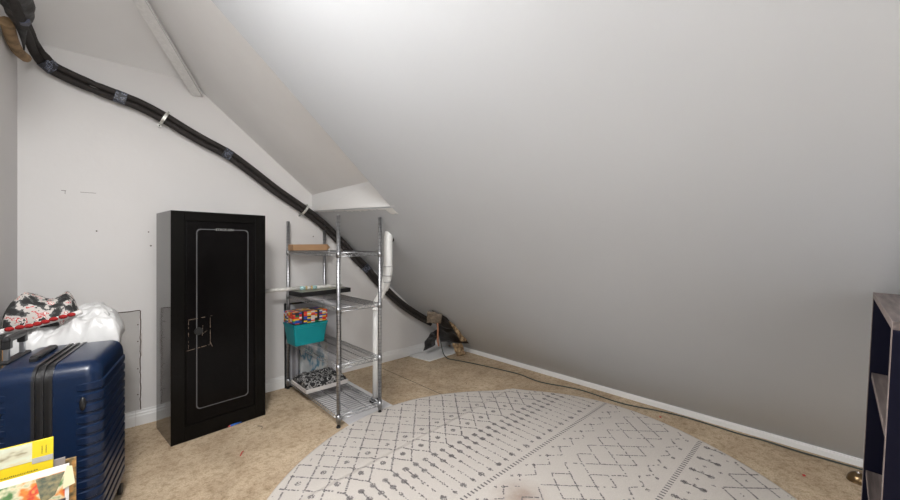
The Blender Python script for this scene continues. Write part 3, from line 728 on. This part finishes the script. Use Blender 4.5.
# ------------------------------------------------------------------ suitcase
BLUE = mat('blue_shell', (.004, .015, .048), .30, 0, .4, noise_amt=.12, scale=50, bump=.03, bscale=200)
ang = math.atan2(-.196, .983)
t = thing('suitcase', 'large dark blue hard-shell suitcase with ribbed side standing upright beside the left wall', 'suitcase', (-.116, 2.187, 0), ang)
HY, Z0, Z1 = .222, .055, .742
def shell(sgn):
    bm = NB(); r = .045; R = []
    def loop(x, inset, n_=10, rc=.055):
        out = []; y1, z0_, z1_ = HY-inset, Z0+inset, Z1-inset; rr = max(rc-inset*.6, .012)
        for cy_, cz, a0 in ((y1-rr, z1_-rr, 0), (-y1+rr, z1_-rr, PI/2), (-y1+rr, z0_+rr, PI), (y1-rr, z0_+rr, 1.5*PI)):
            for k in range(n_+1): out.append(bm.verts.new((sgn*x, cy_+rr*math.cos(a0+k*PI/2/n_), cz+rr*math.sin(a0+k*PI/2/n_))))
        return out
    R.append(loop(.026, 0)); R.append(loop(.155-r, 0))
    for k in range(1, 9):
        th = PI/2*k/8; R.append(loop(.155-r+r*math.sin(th), r*(1-math.cos(th))))
    for A, B_ in zip(R, R[1:]):
        for k in range(len(A)): bm.faces.new((A[k], A[(k+1) % len(A)], B_[(k+1) % len(A)], B_[k]))
    bm.faces.new(R[-1]); bm.faces.new(R[0][::-1])
    # raised horizontal ribs wrapping both vertical corners
    z = Z0+.07
    def path():
        pts = []
        pts.append((.155-r-.022, -HY, 0, -1))
        for k in range(9):
            th = PI/2*k/8; pts.append((.155-r+r*math.sin(th), -HY+r*(1-math.cos(th)), math.sin(th), -math.cos(th)))
        for k in range(9):
            th = PI/2*(1-k/8); pts.append((.155-r+r*math.sin(th), HY-r*(1-math.cos(th)), math.sin(th), math.cos(th)))
        pts.append((.155-r-.022, HY, 0, 1)); return pts
    pp = path(); h = .0165
    prof = [(-h, -.002), (-h*.72, .0055), (h*.72, .0055), (h, -.002)]
    while z < Z1-.085:
        rings_ = []
        for i, (x, y, nx, ny) in enumerate(pp):
            e = 0.0 if i in (0, len(pp)-1) else 1
            rings_.append([bm.verts.new((sgn*(x+nx*o_*(e if o_ > 0 else 1)), y+ny*o_*(e if o_ > 0 else 1), z+dz*(.8 if e == 0 else 1))) for dz, o_ in prof])
        for A, B_ in zip(rings_, rings_[1:]):
            for k in range(3): bm.faces.new((A[k], A[k+1], B_[k+1], B_[k]))
        bm.faces.new(rings_[0]); bm.faces.new(rings_[-1][::-1])
        z += .0405
    o_ = obj('shell', bm, BLUE, t)
    for p in o_.data.polygons: p.use_smooth = True
    mo = o_.modifiers.new('e', 'EDGE_SPLIT'); mo.split_angle = math.radians(38)
    return o_
sh = {s: shell(s) for s in (1, -1)}
# zip band: two dark rails with a groove
def loopband(x0, x1, out, rc=.055, n_=10):
    bm = NB(); R = []
    for x, o_ in ((x0, -.01), (x0, out), (x1, out), (x1, -.01)):
        ring = []; y1, z0_, z1_ = HY+o_, Z0-o_, Z1+o_
        for cy_, cz, a0 in ((y1-rc, z1_-rc, 0), (-y1+rc, z1_-rc, PI/2), (-y1+rc, z0_+rc, PI), (y1-rc, z0_+rc, 1.5*PI)):
            for k in range(n_+1): ring.append(bm.verts.new((x, cy_+rc*math.cos(a0+k*PI/2/n_), cz+rc*math.sin(a0+k*PI/2/n_))))
        R.append(ring)
    for i in range(4):
        A, B_ = R[i], R[(i+1) % 4]
        for k in range(len(A)): bm.faces.new((A[k], A[(k+1) % len(A)], B_[(k+1) % len(A)], B_[k]))
    return bm
ZIPM = mat('zip_black', (.008, .008, .009), .45)
z_o = obj('zip_band', loopband(-.0265, .0265, -.004), ZIPM, t)
for (a, b2) in ((-.027, -.018), (-.004, .004), (.018, .027)):
    obj('zip_rail', loopband(a, b2, .0035), mat('zip_rail_black', (.018, .018, .02), .3), z_o)
# side feet on the narrow face
for s in (-1, 1):
    bm = NB(); bmesh.ops.create_uvsphere(bm, u_segments=16, v_segments=10, radius=1)
    for v in bm.verts: v.co = Vector((s*.108+v.co.x*.010, -HY-.004+v.co.y*.012, .592+v.co.z*.026))
    obj('side_foot', bm, BLACK, sh[s], smooth=True)
    bm = NB(); bmesh.ops.create_uvsphere(bm, u_segments=16, v_segments=10, radius=1)
    for v in bm.verts: v.co = Vector((s*.108+v.co.x*.010, -HY-.004+v.co.y*.012, .19+v.co.z*.026))
    obj('side_foot', bm, BLACK, sh[s], smooth=True)
# carry handle on top
bm = NB(); bx(bm, -.072, -.045, -.085, .10, Z1+.004, Z1+.020, bev=.006); bx(bm, -.070, -.047, -.10, -.075, Z1-.004, Z1+.014, bev=.004); bx(bm, -.070, -.047, .09, .115, Z1-.004, Z1+.014, bev=.004)
obj('carry_handle', bm, BLACK, t)
# telescopic handle near the left shell
tel = None
TUB = mat('brushed_tube', (.35, .36, .38), .3, .9)
bm = NB(); bx(bm, -.156, -.130, -.062, .102, .814, .836, bev=.009)
for y in (-.045, .085): bx(bm, -.155, -.131, y-.014, y+.014, .790, .83, bev=.004)
tel = obj('telescopic_handle', bm, BLACK, t); tel['label'] = 'black pull handle grip'
for y in (-.045, .085):
    bm = NB(); bx(bm, -.150, -.136, y-.009, y+.009, Z1-.03, .795, bev=.002); obj('handle_tube', bm, TUB, tel)['label'] = 'brushed grey metal tube'
bm = NB(); bx(bm, -.156, -.126, -.08, .12, Z1-.006, Z1+.006, bev=.005); obj('handle_collar', bm, BLACK, t)
for sx in (-1, 1):
    for sy in (-1, 1):
        bm = NB(); bx(bm, sx*.115-.024, sx*.115+.024, sy*.180-.024, sy*.180+.024, .040, .075, bev=.008)
        wb_ = obj('caster', bm, BLACK, t)
        for dx in (-.013, .013):
            bm = NB(); cyl(bm, (sx*.128+dx-.007, sy*.195, .025), (sx*.128+dx+.007, sy*.195, .025), .025, 20); obj('wheel', bm, mat('wheel_rubber', (.01, .01, .011), .5), wb_)

# ------------------------------------------------------------------ pile behind the suitcase
boxthing('cardboard_box', 'plain cardboard carton hidden behind the blue suitcase under the white bag', 'box', (-.148, 2.775, 0), .28, .46, .725, -.197, CARD)
def lump(name, x0, x1, y0, y1, zb, hf, m, label, cat, g=60, shear=0):
    """closed soft lump: height field over a rounded footprint"""
    bm = NB(); V = []; W_ = []
    for i in range(g+1):
        row = []; rb = []
        for j in range(g+1):
            u, v = i/g*2-1, j/g*2-1
            # square to rounded footprint
            k = 1-.12*(u*u*v*v)
            x = (x0+x1)/2+u*k*(x1-x0)/2; y = (y0+y1)/2+v*k*(y1-y0)/2
            e = max(abs(u), abs(v)); prof = max(0, 1-e**5)**.5
            if shear: y += shear*(x1-x)
            nx = .008*noise.noise(Vector((x*20, y*20, 3.3)))
            z, zl = hf(x, y, u, v, prof)
            row.append(bm.verts.new((x+nx, y+nx, z))); rb.append(bm.verts.new((x+nx*.5, y+nx*.5, zl)) if 0 < i < g and 0 < j < g else None)
        V.append(row); W_.append(rb)
    for i in range(g+1):
        for j in range(g+1):
            if W_[i][j] is None: W_[i][j] = V[i][j]
    for i in range(g):
        for j in range(g):
            bm.faces.new((V[i][j], V[i+1][j], V[i+1][j+1], V[i][j+1]))
            f = (W_[i][j], W_[i][j+1], W_[i+1][j+1], W_[i+1][j])
            if not all(a is b_ for a, b_ in zip(f, (V[i][j], V[i][j+1], V[i+1][j+1], V[i+1][j]))): bm.faces.new(f)
    o_ = obj(name, bm, m, smooth=True); return tag(o_, label, cat)
def wr(x, y, s, o=0): return 1-abs(noise.noise(Vector((x*s+o, y*s*1.6-x*4, o))))*2
def bag_h(x, y, u, v, p):
    peak = .70+.5*math.exp(-((x-.0)/.14)**2)*.0
    top = .778+.045*math.exp(-((x+.03)/.10)**2)+.034*wr(x, y, 9)+.020*wr(x, y, 22, 5)
    y = y-.20*(.085-x); k_ = min(1, max(0, (2.465-y)/.05)); sag = .732-.075*k_
    z = sag+(top-sag)*p
    return z, .727-.075*k_
PLAS = mat('white_bag_plastic', (.62, .62, .615), .35, 0, .5, bump=.35, bscale=22)
lump('plastic_bag', -.340, .085, 2.395, 2.93, .73, bag_h, PLAS, 'crumpled white plastic bag on the pile behind the blue suitcase', 'bag', 80, .20)
# patterned cloth with pom poms
CLO = ramp_mat('scroll_cloth', [(0, (.02, .02, .02)), (.45, (.07, .07, .07)), (.515, (.52, .49, .46)), (.60, (.50, .05, .05)), (.625, (.70, .66, .62)), (.66, (.03, .03, .03))], 24, .8, detail=5)
def cloth_h(x, y, u, v, p):
    ridge = .05*math.exp(-((x+.27)/.05)**2) + .055*math.exp(-((x+.13)/.035)**2)*(.7+.3*v)
    top = .895+ridge*.9-.02*v*0+.018*wr(x, y, 16, 2)
    zl = .808
    return zl+(top-zl)*p, zl-.004
t = thing('cloth_bundle', 'folded black and white scroll-patterned cloth with red pom-pom trim on the white bag', 'cloth', (0, 0, 0))
o = lump('cloth', -.338, -.085, 2.52, 2.80, .82, cloth_h, CLO, None, None, 60); o.parent = t
del_keys = [k for k in ('label', 'category') if k in o.keys()]
for k in del_keys: del o[k]
bm = NB()
pts = [(-.33, 2.50, .806), (-.30, 2.50, .812), (-.24, 2.497, .820), (-.17, 2.50, .836), (-.11, 2.505, .852), (-.075, 2.52, .862)]
tube(bm, smooth_pts(pts, 4), .012, 8, sx=.6)
obj('trim_band', bm, mat('band_white', (.7, .68, .66), .8), t)
RED = mat('red_pom', (.40, .015, .015), .9, noise_amt=.3, scale=90, bump=.5, bscale=90)
for (x, z) in ((-.297, .818), (-.267, .822), (-.240, .824), (-.215, .829), (-.191, .835), (-.165, .844), (-.135, .851), (-.108, .857)):
    bm = NB(); bmesh.ops.create_icosphere(bm, subdivisions=3, radius=1)
    for v in bm.verts: v.co = Vector((v.co.x*.0150, v.co.y*.012, v.co.z*.0098))*(1+.12*noise.noise(v.co*4+Vector((x*90, 0, 0))))
    o = obj('pom_pom', bm, RED, t, smooth=True); o.location = (x, 2.488, z); o['label'] = 'red pom-pom'
# loose fold of pinkish cloth at the very left
def pink_h(x, y, u, v, p): return .758+(.065+.01*wr(x, y, 20))*p, .755
# ------------------------------------------------------------------ magazines on a carton at lower left
boxthing('cardboard_box', 'plain cardboard carton in front of the blue suitcase carrying the magazines', 'box', (-.20, 1.515, 0), .29, .36, .335, 0, CARD)
def book(label, x1, ytop, ztop, wd, th, lean, mats, build, hgt=.27, name='magazine', roll=0, group='magazines and books standing in front of the suitcase'):
    """local frame: x right edge at 0, cover faces -y, z up from 0 to hgt"""
    t_ = thing(name, label, 'book' if name != 'magazine' else 'magazine', (0, 0, 0))
    t_.rotation_euler = (-lean, roll, 0)
    s, c_ = math.sin(lean), math.cos(lean)
    t_.location = (x1, ytop-hgt*s, ztop-hgt*c_)
    bm = NB(); bx(bm, -wd, 0, 0, th, 0, hgt, bev=.0008); obj('cover', bm, mats[0], t_)
    build(t_, wd, hgt)
    return t_
def flat(t_, name, x0, x1, z0, z1, m, lab=None, y=-.0008):
    bm = NB(); bx(bm, x0, x1, y, 0.0002, z0, z1); o_ = obj(name, bm, m, t_)
    if lab: o_['label'] = lab
YEL = mat('yellow_cover', (.78, .60, .02), .4); INK = mat('ink', (.12, .10, .03), .6)
PICT = ramp_mat('pale_dish_photo', [(.3, (.20, .16, .08)), (.40, (.62, .60, .45)), (.55, (.66, .70, .58)), (.7, (.72, .58, .30))], 14, .35, vscale=(1, 1, 2.4), const=False)
def b_yellow(t_, wd, h):
    flat(t_, 'cover_photo', -wd, -.041, h-.052, h, PICT, 'pale food photograph')
    flat(t_, 'grey_stripe', -.041, 0, h-.060, h-.045, mat('stripe_grey', (.42, .42, .42), .5), 'grey stripe')
    # rows of small illegible print
    bm = NB()
    for cx_ in (-.022, -.014):
        z = h-.016
        while z > h-.036:
            l = random.uniform(.001, .003); bx(bm, cx_-.0008, cx_+.0008, -.0010, -.0006, z-l, z); z -= l+.0012
    obj('small_print', bm, INK, t_); bm = NB()
    x = -.030
    while x > -.115:
        l = random.uniform(.0012, .003); hh = random.uniform(.0015, .003); bx(bm, x-l, x, -.0010, -.0006, h-.079, h-.079+hh); x -= l+.0014
    obj('small_print', bm, INK, t_)
b1 = book('yellow cookbook with pale food photo and grey stripe, directly behind the flower magazine', -.105, 1.577, .624, .215, .012, .10, [YEL], b_yellow, .275)
def b_none(t_, wd, h): pass
book('plain grey booklet peeking out at the right behind the yellow cookbook', -.082, 1.592, .551, .2, .005, .04, [mat('grey_cover', (.30, .27, .27), .5)], b_none, .214, 'booklet')
book('mottled brown and orange booklet at the right end of the magazines', -.059, 1.603, .538, .2, .008, .03, [ramp_mat('leaf_print', [(.35, (.06, .05, .03)), (.5, (.26, .17, .07)), (.6, (.5, .25, .08)), (.7, (.35, .33, .15))], 45, .5, const=False)], b_none, .2015, 'booklet')
FLOW = ramp_mat('flower_print', [(.30, (.03, .05, .03)), (.42, (.12, .26, .09)), (.50, (.75, .70, .48)), (.56, (.80, .30, .06)), (.64, (.70, .05, .04)), (.74, (.80, .55, .15))], 22, .3, const=False)
def b_flower(t_, wd, h):
    flat(t_, 'flower_photo', -wd, -.008, h-.105, h-.016, FLOW, 'photo of red and orange flowers')
    bm = NB(); prism(bm, [(-.062, -.0012, h-.017), (-.008, -.0012, h-.017), (-.026, -.0012, h-.070), (-.050, -.0012, h-.085)], (0, .0008, 0)); obj('dark_corner', bm, mat('slate_print', (.10, .12, .09), .4, col2=(.35, .30, .16), scale=70), t_)['label'] = 'dark printed corner'
    bm = NB(); prism(bm, [(-.004, -.0015, h-.004), (.006, -.001, h-.008), (.012, -.003, h-.055), (-.012, -.004, h-.062), (-.008, -.002, h-.02)], (0, .001, 0)); obj('loose_page', bm, mat('cream_page', (.72, .68, .45), .6), t_)['label'] = 'cream loose page corner'
book('magazine with white border and red flower photo leaning in front of the yellow one', -.068, 1.47, .579, .215, .006, .14, [mat('white_cover', (.78, .76, .74), .35)], b_flower, .235)
book('dark booklet with green patch, foremost of the leaning magazines', -.072, 1.415, .512, .20, .006, .10, [mat('dark_cover', (.03, .025, .025), .4)], lambda t_, wd, h: flat(t_, 'green_patch', -.09, -.055, h-.06, h, mat('green_print', (.01, .20, .05), .4), 'green patch'), .17, 'booklet')

# ------------------------------------------------------------------ small litter
t = thing('felt_pen', 'small blue pen with red tip lying at the foot of the black cabinet', 'pen', (.632, 2.738, .0065), .22)
bm = NB(); cyl(bm, (-.028, 0, 0), (.046, 0, 0), .006, 10); obj('barrel', bm, mat('pen_blue', (.01, .12, .55), .3), t)
bm = NB(); cyl(bm, (-.040, 0, 0), (-.028, 0, 0), .0035, 8, r2=.0058); obj('tip', bm, mat('pen_red', (.6, .08, .05), .4), t)
REDS = mat('red_scrap', (.5, .03, .03), .7)
for (x, y, lab) in ((.573, 2.331, 'red scrap on the floor in front of the black cabinet'), (2.79, .855, 'reddish brown scrap on the floor between rug and cord'), (2.62, .134, 'red scrap on the floor near the dark bookcase')):
    bm = NB()
    if x < 1: tube(bm, [(-.012, -.02, .003), (-.002, -.002, .006), (.003, .012, .004), (.014, .022, .003)], .0028, 6)
    else:
        bmesh.ops.create_icosphere(bm, subdivisions=2, radius=.010)
        for v in bm.verts: v.co = Vector((v.co.x, v.co.y*.7, v.co.z*.3+.003))*(1+.4*noise.noise(v.co*150))
    o = obj('paper_scrap', bm, REDS); o.location = (x, y, .0005); tag(o, lab, 'scrap')
bm = NB(); tube(bm, smooth_pts([(0, -.03, .003), (.01, -.01, .004), (.006, .012, .003), (-.008, .026, .003)], 4), .0015, 6)
o = obj('wire_bit', bm, BLACK); o.location = (.745, 2.59, 0); tag(o, 'short curved black wire bit on the floor right of the blue pen', 'scrap')
